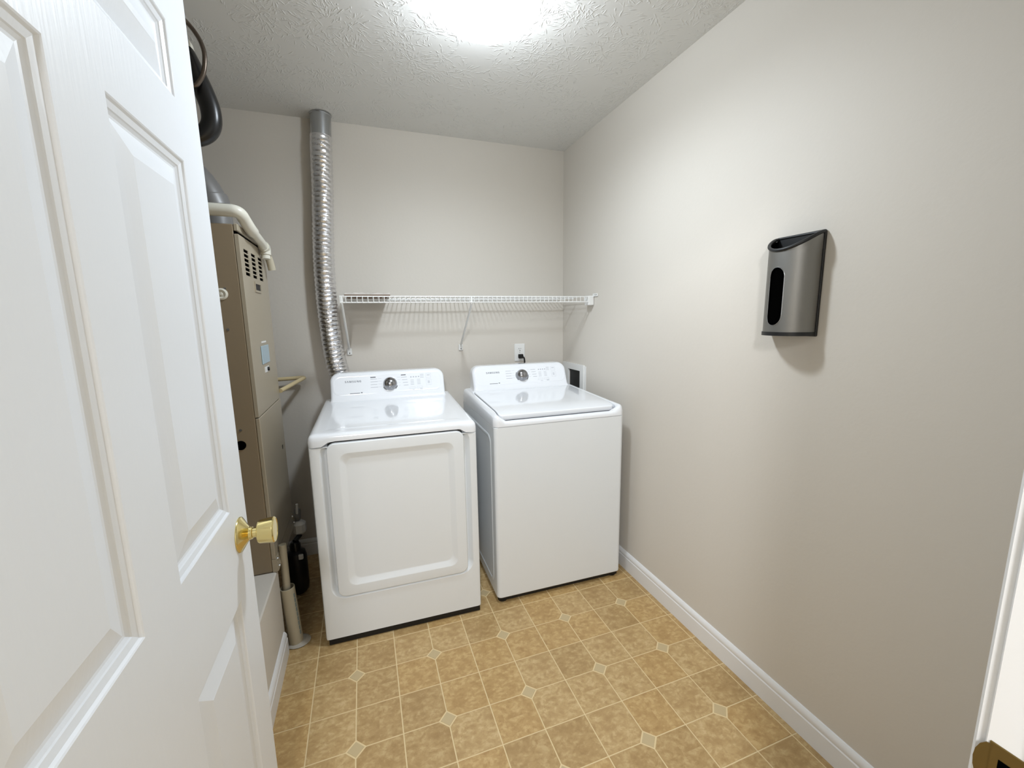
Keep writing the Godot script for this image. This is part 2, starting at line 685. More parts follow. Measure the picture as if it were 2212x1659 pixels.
func door_leaf():
	var d := Node3D.new()
	d.name = "door_1"
	add_child(d)
	d.position = Vector3(DX, 0, 2.375)      # hinge side
	structure(d, "white six panel door standing open on the left with a brass knob", "door")
	var w := 0.864
	var zs := [-w, -0.753, -0.497, -0.384, -0.128, 0.0]
	var ys := [0.012, 0.235, 0.79, 0.992, 1.683, 1.787, 1.915, 2.03]
	var holes := []
	for r in [[0.235, 0.79], [0.992, 1.683], [1.787, 1.915]]:
		for c in [[-0.753, -0.497], [-0.384, -0.128]]:
			holes.append([c[0], c[1], r[0], r[1]])
	# front sheet with six openings
	var s := T.size()
	for i in zs.size() - 1:
		for j in ys.size() - 1:
			var hole := false
			for h in holes:
				if zs[i] >= h[0] - 0.001 and zs[i + 1] <= h[1] + 0.001 and ys[j] >= h[2] - 0.001 and ys[j + 1] <= h[3] + 0.001:
					hole = true
			if not hole:
				quad(Vector3(0, ys[j], zs[i]), Vector3(0, ys[j + 1], zs[i]), Vector3(0, ys[j + 1], zs[i + 1]), Vector3(0, ys[j], zs[i + 1]))
	face_towards(s, Vector3(1, 0, 0))
	s = T.size()
	# edges and back
	var y0: float = ys[0]
	var y1: float = ys[-1]
	var b := -0.035
	quad(Vector3(b, y0, -w), Vector3(b, y0, 0), Vector3(b, y1, 0), Vector3(b, y1, -w))
	face_towards(s, Vector3(-1, 0, 0))
	s = T.size()
	quad(Vector3(0, y0, -w), Vector3(b, y0, -w), Vector3(b, y1, -w), Vector3(0, y1, -w))
	face_towards(s, Vector3(0, 0, -1))
	s = T.size()
	quad(Vector3(0, y0, 0), Vector3(b, y0, 0), Vector3(b, y1, 0), Vector3(0, y1, 0))
	face_towards(s, Vector3(0, 0, 1))
	s = T.size()
	quad(Vector3(0, y1, -w), Vector3(b, y1, -w), Vector3(b, y1, 0), Vector3(0, y1, 0))
	face_towards(s, Vector3(0, 1, 0))
	s = T.size()
	quad(Vector3(0, y0, -w), Vector3(b, y0, -w), Vector3(b, y0, 0), Vector3(0, y0, 0))
	face_towards(s, Vector3(0, -1, 0))
	put("frame", d, m.door, 15)
	for h in holes:
		s = T.size()
		panel_hole(h[0], h[1], h[2], h[3])
		face_towards(s, Vector3(1, 0, 0))
		put("panel", d, m.door, 12)
	# latch plate on the edge and the knob
	box(Vector3(-0.031, 0.887, -w - 0.001), Vector3(-0.005, 0.945, -w + 0.0005))
	put("latch_plate", d, m.brass)
	var k := Transform3D(Basis(Vector3(0, 1, 0), Vector3(1, 0, 0), Vector3(0, 0, -1)), Vector3(0, 0.919, -0.799))
	M = k
	lathe([Vector2(0, 0), Vector2(0.0385, 0.0), Vector2(0.0390, 0.0015), Vector2(0.0380, 0.0035), Vector2(0.0335, 0.0065), Vector2(0.0260, 0.0110), Vector2(0.0185, 0.0160), Vector2(0.0145, 0.0190), Vector2(0.0145, 0.0215), Vector2(0.0, 0.0215)], 40)
	var knob := put("knob", d, m.brass, 30)
	lathe([Vector2(0.0, 0.02), Vector2(0.0135, 0.0205), Vector2(0.0138, 0.0250), Vector2(0.0110, 0.0262), Vector2(0.0110, 0.0345), Vector2(0.0200, 0.0355), Vector2(0.0240, 0.0370), Vector2(0.0258, 0.0400), Vector2(0.0288, 0.0655), Vector2(0.0288, 0.0680), Vector2(0.0272, 0.0702), Vector2(0.0255, 0.0708), Vector2(0.0245, 0.0698), Vector2(0.0, 0.0715)], 40)
	M = Transform3D.IDENTITY
	put("handle", knob, m.brass, 30)

func door_frame():
	var t := Node3D.new()
	t.name = "trim_1"
	add_child(t)
	structure(t, "white door casing and jamb with a brass strike plate on the right of the doorway", "door frame")
	var xr := -0.70
	var xl := -1.625
	for s in [1, -1]:
		var x: float = xr if s > 0 else xl
		# jamb boards, stops and casings on both sides of the doorway
		box(Vector3(x, 0, ZF), Vector3(x + s * 0.02, 2.045, ZF + 0.12), 0.0015)
		put("jamb", t, m.trim)
		box(Vector3(x - s * 0.011, 0, ZF + 0.037), Vector3(x - s * 0.0002, 2.034, ZF + 0.072), 0.003)
		put("stop", t, m.trim)
		for f in [[ZF, -1.0], [ZF + 0.12, 1.0]]:
			var zc: float = f[0]
			var dz: float = f[1]
			var x1: float = x + s * 0.006
			prism([Vector3(x1, 0, zc), Vector3(x1, 0, zc + dz * 0.008), Vector3(x1 + s * 0.006, 0, zc + dz * 0.012), Vector3(x1 + s * 0.03, 0, zc + dz * 0.013), Vector3(x1 + s * 0.04, 0, zc + dz * 0.017), Vector3(x1 + s * 0.057, 0, zc + dz * 0.017), Vector3(x1 + s * 0.057, 0, zc)], Vector3(0, 2.045, 0))
			put("casing", t, m.trim, 25)
	box(Vector3(xl, 2.045, ZF), Vector3(xr, 2.06, ZF + 0.12))
	put("head_jamb", t, m.trim)
	for zc in [ZF - 0.013, ZF + 0.12]:
		box(Vector3(xl - 0.06, 2.046, zc), Vector3(xr + 0.06, 2.103, zc + 0.013), 0.003)
		put("head_casing", t, m.trim)
	# strike plate: flat plate on the jamb with a rounded lip that bends towards the room
	var y0 := 0.885
	var y1 := 0.943
	box(Vector3(xr - 0.0015, y0, ZF + 0.004), Vector3(xr + 0.001, y1, ZF + 0.034), 0.0006)
	var pts := []
	for k in 9:
		var a := PI * k / 8.0
		pts.append(Vector3(xr - 0.0015, (y0 + y1) / 2 + cos(a) * 0.026, ZF + 0.006 - sin(a) * 0.012))
	prism(pts, Vector3(0.0025, 0, 0))
	put("strike_plate", t, m.old_brass, 30)
	box(Vector3(xr - 0.0019, 0.900, ZF + 0.012), Vector3(xr - 0.0014, 0.928, ZF + 0.026))
	put("latch_hole", t, m.cavity_shade)  # dark patch on the plate in place of the hole's shade

# ------------------------------------------------------------------ appliances

func deck_rings(hw: float, hd: float, fy: Callable, insets: Array, r: float) -> Array:   # rings whose height comes from fy(x, z, step)
	var rings := []
	for k in insets.size():
		var d: float = insets[k]
		var ring := PackedVector3Array()
		for v in dense(rr(hw - d, hd - d, maxf(r - d * 0.5, 0.006), 5), 24):
			ring.append(Vector3(v.x, fy.call(v.x, v.y, k), v.y))
		rings.append(ring)
	return rings

func dense(p: PackedVector2Array, per: int) -> PackedVector2Array:      # more points along the four long sides
	var out := PackedVector2Array()
	for i in p.size():
		var a := p[i]
		var b := p[(i + 1) % p.size()]
		out.append(a)
		if (i + 1) % 6 == 0:
			for k in range(1, per):
				out.append(a.lerp(b, float(k) / per))
	return out

func console(parent: Node, cx: float, yb: float, yt: float, zb: float, zt: float, back: float) -> MeshInstance3D:
	var rings := []
	var hw := 0.302
	for k in 7:
		var a := PI / 2 * k / 6.0
		var f := 0.03 * (1.0 - sin(a))
		rings.append([yb + 0.03 * (1.0 - cos(a)), hw + f * 0.9, f])
	for k in range(1, 9):
		rings.append([lerpf(yb + 0.03, yt - 0.045, k / 8.0), hw, 0.0])
	for k in range(1, 11):
		var a := PI / 2 * k / 10.0
		var y := yt - 0.045 + 0.045 * sin(a)
		var top := maxf(0.0, y - (yt - 0.014))
		rings.append([y, hw - 0.045 * (1.0 - cos(a)), -(0.014 - sqrt(maxf(0.0, 0.014 * 0.014 - top * top)))])
	var out := []
	for r in rings:
		var y: float = r[0]
		var z: float = lerpf(zb, zt, clampf((y - yb) / (yt - yb), 0, 1)) + r[2]
		var hd := (z - back) / 2
		out.append(ring_xz(rr(r[1], hd, 0.016, 5), y, Vector2(cx, back + hd)))
	loft(out)
	return put("control_panel", parent, m.gloss, 50)

func text(parent: Node, words: String, width: float, height: float, at: Transform3D, called: String, material: Material):
	var fnt := SystemFont.new()
	fnt.font_names = PackedStringArray(["Droid Sans"])
	fnt.font_weight = 700
	var fv := FontVariation.new()
	fv.base_font = fnt
	fv.spacing_glyph = 2
	var tm := TextMesh.new()
	tm.font = fv
	tm.text = words
	tm.font_size = 24
	tm.pixel_size = 0.001
	tm.depth = 0.002
	tm.curve_step = 1.0
	var bb := tm.get_aabb()
	var o := MeshInstance3D.new()
	o.name = called
	o.mesh = tm
	o.material_override = material
	var sc := Vector3(width / bb.size.x, height / bb.size.y, 0.25)
	o.transform = at * Transform3D(Basis.from_scale(sc), -bb.get_center() * sc)
	parent.add_child(o, true)

func bar(u0: float, u1: float, v: float, h := 0.0022):
	box(Vector3(u0, v - h / 2, 0), Vector3(u1, v + h / 2, 0.0006))

func outline(u: float, v: float, hw: float, hh: float, r: float, t := 0.0008):
	var s := T.size()
	var rings := [ring_xy(rr(hw, hh, r), 0.0, Vector2(u, v)), ring_xy(rr(hw, hh, r), 0.0007, Vector2(u, v)), ring_xy(rr(hw - t, hh - t, r - t), 0.0007, Vector2(u, v)), ring_xy(rr(hw - t, hh - t, r - t), 0.0, Vector2(u, v)), ring_xy(rr(hw, hh, r), 0.0, Vector2(u, v))]
	strips(rings)
	fix(s)

func console_details(panel: Node3D, f: Transform3D, is_dryer: bool):
	# f: the face, x along it, y up it, z out of it, origin at its middle
	# rim of the dished face
	var s := T.size()
	M = f
	var a := rr(0.288, 0.053, 0.034, 8)
	var rings := []
	for p in [Vector2(0.0, 0.0), Vector2(-0.001, 0.0006), Vector2(-0.004, 0.0010), Vector2(-0.007, 0.0007), Vector2(-0.010, 0.0)]:
		rings.append(ring_xy(rr(0.289 + p.x, 0.054 + p.x, 0.034, 8), p.y, Vector2(0, 0.002)))
	strips(rings)
	face_towards(s, f.basis.z)
	M = Transform3D.IDENTITY
	put("face_rim", panel, m.gloss, 60)
	# the dial
	var ku := 0.004
	var kv := -0.002
	var k := f * Transform3D(Basis(Vector3(1, 0, 0), Vector3(0, 0, 1), Vector3(0, -1, 0)), Vector3(ku, kv, 0))
	M = k
	lathe([Vector2(0.0, 0.0), Vector2(0.043, 0.0), Vector2(0.043, 0.0012), Vector2(0.041, 0.002), Vector2(0.0, 0.002)], 40)
	M = Transform3D.IDENTITY
	var dial := put("dial", panel, m.gloss, 30)
	M = k
	var prof := [Vector2(0.0, 0.002), Vector2(0.0360, 0.002), Vector2(0.0365, 0.006), Vector2(0.0355, 0.010)]
	for q in 9:
		var t := PI / 2 * q / 8.0
		prof.append(Vector2(0.0340 * cos(t), 0.012 + 0.023 * sin(t)))
	lathe(prof, 40)
	M = Transform3D.IDENTITY
	put("knob", dial, m.chrome, 50)
	for side in [[3.55, 4.15], [5.45, 5.95]] if is_dryer else [[2.6, 3.95], [5.5, 6.3]]:
		var pts := []
		for q in 11:
			var t: float = lerpf(side[0], side[1], q / 10.0)
			pts.append(f * Vector3(ku + cos(t) * 0.0395, kv + sin(t) * 0.0395, 0.0022))
		tube(pts, 0.0016, 6)
		put("gap_arc", dial, m.black)
	text(panel, "SΛMSUNG", 0.082, 0.0105, f * Transform3D(Basis.IDENTITY, Vector3(-0.187 if is_dryer else -0.178, 0.022 if is_dryer else 0.025, 0.0)), "lettering", m.logo)
	# fine illegible print beside the dial
	M = f
	bar(-0.205, -0.155, -0.043, 0.0026)
	bar(-0.15, -0.142, -0.0415, 0.004)
	put_print(panel, m.print_dark)
	M = f
	for q in 4:
		bar(-0.098, -0.064 + 0.003 * (q % 2), 0.030 - 0.0155 * q)
		bar(0.064 + 0.004 * q, 0.095 + 0.002 * q, 0.032 - 0.0155 * q)
		bar(-0.060, -0.040, 0.031 - 0.0155 * q, 0.0006)
		bar(0.042, 0.060, 0.033 - 0.0155 * q, 0.0006)
	put_print(panel, m.print)
	if is_dryer:
		M = f
		bar(-0.098, -0.070, 0.040, 0.0042)
		bar(0.064, 0.090, 0.044, 0.0042)
		put_print(panel, m.print_dark)
	M = f
	for q in 4:
		bar(0.114 + q * 0.014, 0.121 + q * 0.014, 0.030, 0.006)
	for q in 3:
		bar(0.168, 0.188, 0.041 - q * 0.008, 0.0018)
	for q in 4:
		bar(0.114, 0.132, 0.012 - q * 0.0085, 0.0018)
		bar(0.150, 0.168, 0.014 - q * 0.0085, 0.0018)
	bar(0.122, 0.136, -0.044, 0.003)
	bar(0.162, 0.178, -0.042, 0.004)
	bar(0.206, 0.222, 0.036, 0.003)
	for q in 3:
		bar(0.208, 0.220, 0.002 - q * 0.0055, 0.0022)
	put_print(panel, m.print)
	M = f
	outline(0.122, -0.032, 0.016, 0.0055, 0.005)
	outline(0.162, -0.031, 0.016, 0.0055, 0.005)
	outline(0.214, 0.033, 0.0145, 0.012, 0.003)
	outline(0.214, -0.004, 0.0145, 0.017, 0.003)
	put_print(panel, m.print_faint)

func put_print(panel: Node, material: Material):
	M = Transform3D.IDENTITY
	put("printed_legend", panel, material).set_meta("kind", "stuff")

func console_face(cx: float, yb: float, yt: float, zb: float, zt: float) -> Transform3D:
	var up := Vector3(0, yt - yb, zt - zb).normalized()
	var mid := Vector3(cx, lerpf(yb, yt, 0.58), lerpf(zb, zt, 0.58))
	return Transform3D(Basis(Vector3.RIGHT, up, Vector3.RIGHT.cross(up)), mid)

func rounded_body(hw: float, y0: float, y1: float, z0: float, z1: float, r: float):
	var c := Vector2(0, (z0 + z1) / 2)
	var hd := (z1 - z0) / 2
	loft([ring_xz(rr(hw - 0.003, hd - 0.003, r, 5), y0, c), ring_xz(rr(hw, hd, r, 5), y0 + 0.004, c), ring_xz(rr(hw, hd, r, 5), y1 - 0.002, c), ring_xz(rr(hw - 0.002, hd - 0.002, r, 5), y1, c)])

func dryer():
	var d := thing("dryer", "white front-load clothes dryer with a square embossed door, standing left of the washer", "dryer", Vector3(-1.1791, 0, 0.4890), -0.0231)
	var hw := 0.343
	var zf := 0.345
	# base
	box(Vector3(-hw + 0.012, 0.004, -zf + 0.02), Vector3(hw - 0.008, 0.030, zf - 0.004))
	for sx in [-1, 1]:
		for sz in [-1, 1]:
			M = Transform3D(Basis.IDENTITY, Vector3(sx * 0.30, 0, sz * 0.30))
			lathe([Vector2(0, 0), Vector2(0.02, 0), Vector2(0.02, 0.01), Vector2(0, 0.01)], 16)
	M = Transform3D.IDENTITY
	put("base", d, m.black)
	# cabinet: sides and back, and a front sheet with the recess of the door
	var s := T.size()
	var c := Vector2(0, -0.0)
	var y0 := 0.027
	var y1 := 0.8865
	var rings := []
	var r0 := rr(hw, zf, 0.014, 5)
	rounded_body(hw, y0, y1, -zf, zf - 0.026, 0.006)
	# front: rings in the xy plane from the rounded outer edge into the recess
	var cy := (y0 + y1) / 2
	var hh := (y1 - y0) / 2
	var dc := Vector2(0.003, 0.560)
	var fr := []
	fr.append(ring_xy(rr(hw, hh, 0.004, 6), zf - 0.03, Vector2(0, cy)))
	fr.append(ring_xy(rr(hw, hh, 0.004, 6), zf - 0.014, Vector2(0, cy)))
	fr.append(ring_xy(rr(hw - 0.004, hh - 0.002, 0.004, 6), zf - 0.004, Vector2(0, cy)))
	fr.append(ring_xy(rr(hw - 0.013, hh - 0.004, 0.004, 6), zf, Vector2(0, cy)))
	fr.append(ring_xy(rr(0.309, 0.350, 0.060, 6), zf, dc))
	fr.append(ring_xy(rr(0.306, 0.347, 0.058, 6), zf - 0.002, dc))
	fr.append(ring_xy(rr(0.292, 0.338, 0.052, 6), zf - 0.021, dc))
	fr.append(ring_xy(rr(0.288, 0.334, 0.050, 6), zf - 0.023, dc))
	for q in fr:
		for i in q.size():
			if q[i].y > y1 - 0.0005:
				q[i].y = y1 - 0.0005
	s = T.size()
	strips(fr)
	cap(fr[-1])
	face_towards(s, Vector3(0, 0, 1))
	put("cabinet", d, m.enamel, 35)
	# door
	var dr := []
	var top := 0.899
	var bot := 0.2205
	var oc := Vector2(0.003, (top + bot) / 2)
	var oh := (top - bot) / 2
	var shape := func(inset: float, rb: float, z: float):
		var p := rr(0.281 - inset, oh - inset, rb, 6)
		var out := PackedVector3Array()
		for i in p.size():
			out.append(Vector3(p[i].x + oc.x, p[i].y + oc.y, z))
		return out
	dr.append(shape.call(0.0, 0.034, zf - 0.022))
	dr.append(shape.call(0.0, 0.034, zf - 0.002))
	dr.append(shape.call(0.0015, 0.033, zf + 0.003))
	dr.append(shape.call(0.005, 0.032, zf + 0.0055))
	dr.append(shape.call(0.044, 0.034, zf + 0.0060))
	dr.append(shape.call(0.048, 0.034, zf + 0.0055))
	dr.append(shape.call(0.068, 0.028, zf - 0.0040))
	dr.append(shape.call(0.074, 0.026, zf - 0.0045))
	loft(dr)
	put("door", d, m.enamel, 40)
	# top deck, cut away above the door
	var fy := func(x: float, z: float, k: int) -> float:
		var topy := 0.937 + (zf - z) * 0.042
		var low := 0.8872
		if z > zf - 0.03:
			low += 0.0195 * smoothstep(0.300, 0.262, absf(x - 0.003))
		return lerpf(low, topy, [0.0, 0.45, 0.74, 0.90, 0.975, 1.0, 1.0][k]) if k < 7 else topy - [0.0007, 0.0016][k - 7]
	var rs := deck_rings(hw + 0.001, zf + 0.002, fy, [0.0, 0.0, 0.003, 0.009, 0.018, 0.030, 0.058, 0.068, 0.082], 0.022)
	loft(rs)
	put("top_deck", d, m.gloss, 50)
	box(Vector3(-0.272, 0.878, zf - 0.03), Vector3(0.278, 0.9055, zf - 0.012))
	put("door_gap_shade", d, m.black)  # black block stands in for the shadow gap above the door
	var p := console(d, 0.0, 0.947, 1.105, -0.222, -0.283, -0.345)
	console_details(p, console_face(0.0, 0.947, 1.105, -0.222, -0.283), true)

func washer():
	var d := thing("washer", "white top-load washing machine with a flat lid, standing in the right corner", "washing machine", Vector3(-0.4088, 0, 0.4903), -0.0179)
	var hw := 0.343
	var zf := 0.345
	box(Vector3(-hw + 0.012, 0.008, -zf + 0.02), Vector3(hw - 0.012, 0.036, zf - 0.012))
	for sx in [-1, 1]:
		for sz in [-1, 1]:
			M = Transform3D(Basis.IDENTITY, Vector3(sx * 0.31, 0, sz * 0.31))
			lathe([Vector2(0, 0), Vector2(0.022, 0), Vector2(0.024, 0.006), Vector2(0.024, 0.014), Vector2(0, 0.014)], 16)
	M = Transform3D.IDENTITY
	put("base", d, m.black)
	rounded_body(hw, 0.0285, 0.8895, -zf, zf, 0.020)
	put("cabinet", d, m.enamel, 35)
	# embossed side panels
	for sx in [-1, 1]:
		var s := T.size()
		var rings := []
		for q in [Vector2(0, 0.0), Vector2(0.006, 0.003), Vector2(0.016, 0.003), Vector2(0.022, 0.0), Vector2(0.0225, -0.0005)]:
			var ring := PackedVector3Array()
			for v in rr(0.285 - q.x, 0.385 - q.x, 0.05 - q.x, 6):
				ring.append(Vector3(sx * (hw - 0.0002 + q.y), 0.455 + v.y, v.x))
			rings.append(ring)
		strips(rings)
		face_towards(s, Vector3(sx, 0, 0))
		put("side_emboss", d, m.enamel, 60)
	# top with the lid well and the low front lip
	var topy := func(x: float, z: float) -> float:
		var y := 0.944 + (zf - z) * 0.036
		var lip := smoothstep(0.325, 0.285, absf(x)) * smoothstep(zf - 0.10, zf - 0.03, z)
		return y - 0.030 * lip
	var fy := func(x: float, z: float, k: int) -> float:
		if k < 6:
			return lerpf(0.8915, topy.call(x, z), [0.0, 0.45, 0.78, 0.93, 0.985, 1.0][k])
		return topy.call(x, z)
	var rs := deck_rings(hw + 0.001, zf + 0.001, fy, [0.0, 0.0, 0.003, 0.008, 0.015, 0.022], 0.026)
	# the well of the lid
	var wc := Vector2(0.0, 0.048)
	var well := func(inset: float, drop: float) -> PackedVector3Array:
		var ring := PackedVector3Array()
		for v in dense(rr(0.312 - inset, 0.279 - inset, 0.03, 5), 24):
			var x := v.x + wc.x
			var z := v.y + wc.y
			ring.append(Vector3(x, topy.call(x, z) - drop if drop < 0.02 else 0.8985, z))
		return ring
	rs.append(well.call(-0.003, 0.0))
	rs.append(well.call(0.0, 0.002))
	rs.append(well.call(0.002, 0.03))
	loft(rs)
	put("top_deck", d, m.gloss, 45)
	# lid
	var lid := func(inset: float, up: float) -> PackedVector3Array:
		var ring := PackedVector3Array()
		for v in dense(rr(0.3065 - inset, 0.2605 - inset, 0.022, 5), 24):
			var x := v.x
			var z := v.y + 0.0515
			var y := 0.946 + (zf - z) * 0.036
			y -= 0.010 * pow(clampf((z - 0.22) / 0.09, 0, 1), 2)
			ring.append(Vector3(x, y + up, z))
		return ring
	loft([lid.call(0.004, -0.024), lid.call(0.0005, -0.020), lid.call(0.0, -0.004), lid.call(0.0015, -0.001), lid.call(0.005, 0.0005), lid.call(0.055, 0.0015), lid.call(0.12, 0.0015)])
	put("lid", d, m.gloss, 45)
	var p := console(d, 0.006, 0.951, 1.103, -0.214, -0.281, -0.345)
	console_details(p, console_face(0.006, 0.951, 1.103, -0.214, -0.281), false)

# ------------------------------------------------------------------ furnace

func furnace():
	var f := thing("furnace", "tall taupe metal furnace cabinet behind the open door", "furnace", Vector3(-1.69, 0.38, 0.585))
	# local: x = 0 front face, z from -0.22 (far) to +0.22 (near), y 0 .. 1.355
	var z0 := -0.222
	var z1 := 0.220
	box(Vector3(-0.70, 0, z0), Vector3(-0.012, 1.352, z1), 0.004)
	var casing := put("casing", f, m.taupe)
	for p in [Vector3(-0.065, 0.601, 0), Vector3(-0.066, 0.98, 0), Vector3(-0.061, 1.126, 0)]:
		M = Transform3D(Basis(Vector3.RIGHT, Vector3(0, 0, 1), Vector3(0, -1, 0)), Vector3(p.x, p.y, z1))
		lathe([Vector2(0, 0), Vector2(0.005, 0), Vector2(0.0045, 0.002), Vector2(0, 0.0025)], 12)
		M = Transform3D.IDENTITY
		put("screw", casing, m.galv)
	M = Transform3D(Basis(Vector3.RIGHT, Vector3(0, 0, 1), Vector3(0, -1, 0)), Vector3(-0.070, 0.542, z1 + 0.0002))
	ring_lathe([Vector2(0.015, 0), Vector2(0.018, 0), Vector2(0.018, 0.002), Vector2(0.015, 0.002)], 20)
	lathe([Vector2(0, 0), Vector2(0.015, 0), Vector2(0.015, 0.0005), Vector2(0, 0.0005)], 20)
	M = Transform3D.IDENTITY
	put("knockout_hole", casing, m.cavity_shade)  # flat black disc in place of the shaded inside of the hole
	M = Transform3D(Basis(Vector3.RIGHT, Vector3(0, 0, 1), Vector3(0, -1, 0)), Vector3(-0.073, 1.107, z1))
	lathe([Vector2(0, 0), Vector2(0.021, 0), Vector2(0.021, 0.003), Vector2(0.015, 0.006), Vector2(0.012, 0.003), Vector2(0.006, 0.003), Vector2(0.004, 0.007), Vector2(0, 0.007)], 24)
	M = Transform3D.IDENTITY
	put("round_plug", casing, m.pvc)
	# top cap strip
	box(Vector3(-0.0122, 1.328, z0), Vector3(0.001, 1.3535, z1), 0.002)
	put("top_cap", f, m.taupe_panel)
	box(Vector3(-0.014, 1.3175, z0 + 0.002), Vector3(-0.006, 1.329, z1 - 0.002))
	put("seam_shade", f, m.cavity_shade)  # black strip stands in for shade in the open joint
	# upper access panel with louvres: u = -z so that the front looks along +x
	var us := [z0]
	var vs := [0.645]
	var holes := []
	for c in 3:
		us.append_array([-(0.751 - 0.585) + c * 0.115, -(0.681 - 0.585) + c * 0.115])
	us.append(-z0)
	us[0] = -z1
	for r in 6:
		vs.append_array([1.180 + r * 0.0168, 1.180 + r * 0.0168 + 0.0118])
	vs.append(1.318)
	for c in 3:
		for r in 6:
			holes.append([us[1 + c * 2] - 0.0001, us[2 + c * 2] + 0.0001, vs[1 + r * 2] - 0.0001, vs[2 + r * 2] + 0.0001])
	var s := T.size()
	holed(us, vs, holes, 0.003, axes(Vector3(0, 0, -1), Vector3.UP, Vector3(1, 0, 0), Vector3.ZERO))
	fix(s)
	box(Vector3(-0.012, 0.645, z1 - 0.003), Vector3(-0.003, 1.318, z1))
	box(Vector3(-0.012, 0.645, z0), Vector3(-0.003, 1.318, z0 + 0.003))
	var panel := put("upper_panel", f, m.taupe_panel, 30)
	for h in holes:
		box(Vector3(-0.008, h[2] - 0.001, -h[1] - 0.002), Vector3(-0.0032, h[3] + 0.001, -h[0] + 0.002))
		put("louvre_shade", panel, m.cavity_shade)  # near-black blocks stand in for the shaded inside behind each opening
	s = T.size()
	holed([-0.052, -0.046, 0.046, 0.052], [1.125, 1.133, 1.158, 1.166], [[-0.046, 0.046, 1.133, 1.158]], 0.004, axes(Vector3(0, 0, -1), Vector3.UP, Vector3(1, 0, 0), Vector3(0.004, 0, 0)))
	fix(s)
	put("handle_frame", panel, m.taupe_panel)
	box(Vector3(0.0001, 1.133, -0.046), Vector3(0.001, 1.158, 0.046))
	put("handle_recess", panel, m.rubber)
	box(Vector3(0.0, 0.832, -0.072), Vector3(0.004, 0.908, 0.066), 0.002)
	put("sight_glass", panel, m.glass_blue)
	box(Vector3(0.0, 0.919, -0.04), Vector3(0.002, 0.926, 0.04))
	put("sticker", panel, m.plastic)
	box(Vector3(0.0, 0.795, -0.045), Vector3(0.002, 0.818, 0.03))
	put("sticker", panel, m.plastic)
	M = Transform3D(Basis(Vector3(0, 1, 0), Vector3(1, 0, 0), Vector3(0, 0, -1)), Vector3(0.002, 0.806, -0.02))
	lathe([Vector2(0, 0), Vector2(0.009, 0), Vector2(0.008, 0.006), Vector2(0, 0.007)], 16)
	M = Transform3D.IDENTITY
	put("switch_button", panel, m.black)
	# lower access panel with a bent flange at its foot
	box(Vector3(-0.012, 0.055, z0), Vector3(0.002, 0.641, z1), 0.002)
	var low := put("lower_panel", f, m.taupe_panel)
	box(Vector3(0.0015, 0.408, -0.16), Vector3(0.0028, 0.428, -0.146), 0.0005)
	put("screw_hole", low, m.rubber)
	prism([Vector3(-0.012, 0.0, z1), Vector3(0.004, 0.0, z1), Vector3(0.010, 0.004, z1), Vector3(0.010, 0.012, z1), Vector3(0.003, 0.055, z1), Vector3(-0.012, 0.055, z1)], Vector3(0, 0, z0 - z1))
	var fl := put("bottom_flange", f, m.taupe_panel, 25)
	for p in [Vector3(0.009, 0.014, 0.20), Vector3(0.005, 0.046, 0.20), Vector3(0.009, 0.014, -0.19), Vector3(0.005, 0.046, -0.19)]:
		M = Transform3D(Basis(Vector3(0, 1, 0), Vector3(1, 0, 0), Vector3(0, 0, -1)), p)
		lathe([Vector2(0, -0.002), Vector2(0.006, 0), Vector2(0.005, 0.004), Vector2(0, 0.005)], 12)
		M = Transform3D.IDENTITY
		put("screw", fl, m.galv)

func coupling(at: Vector3, dir: Vector3, r: float, len: float):
	tube([at, at + dir * len], r, 20)

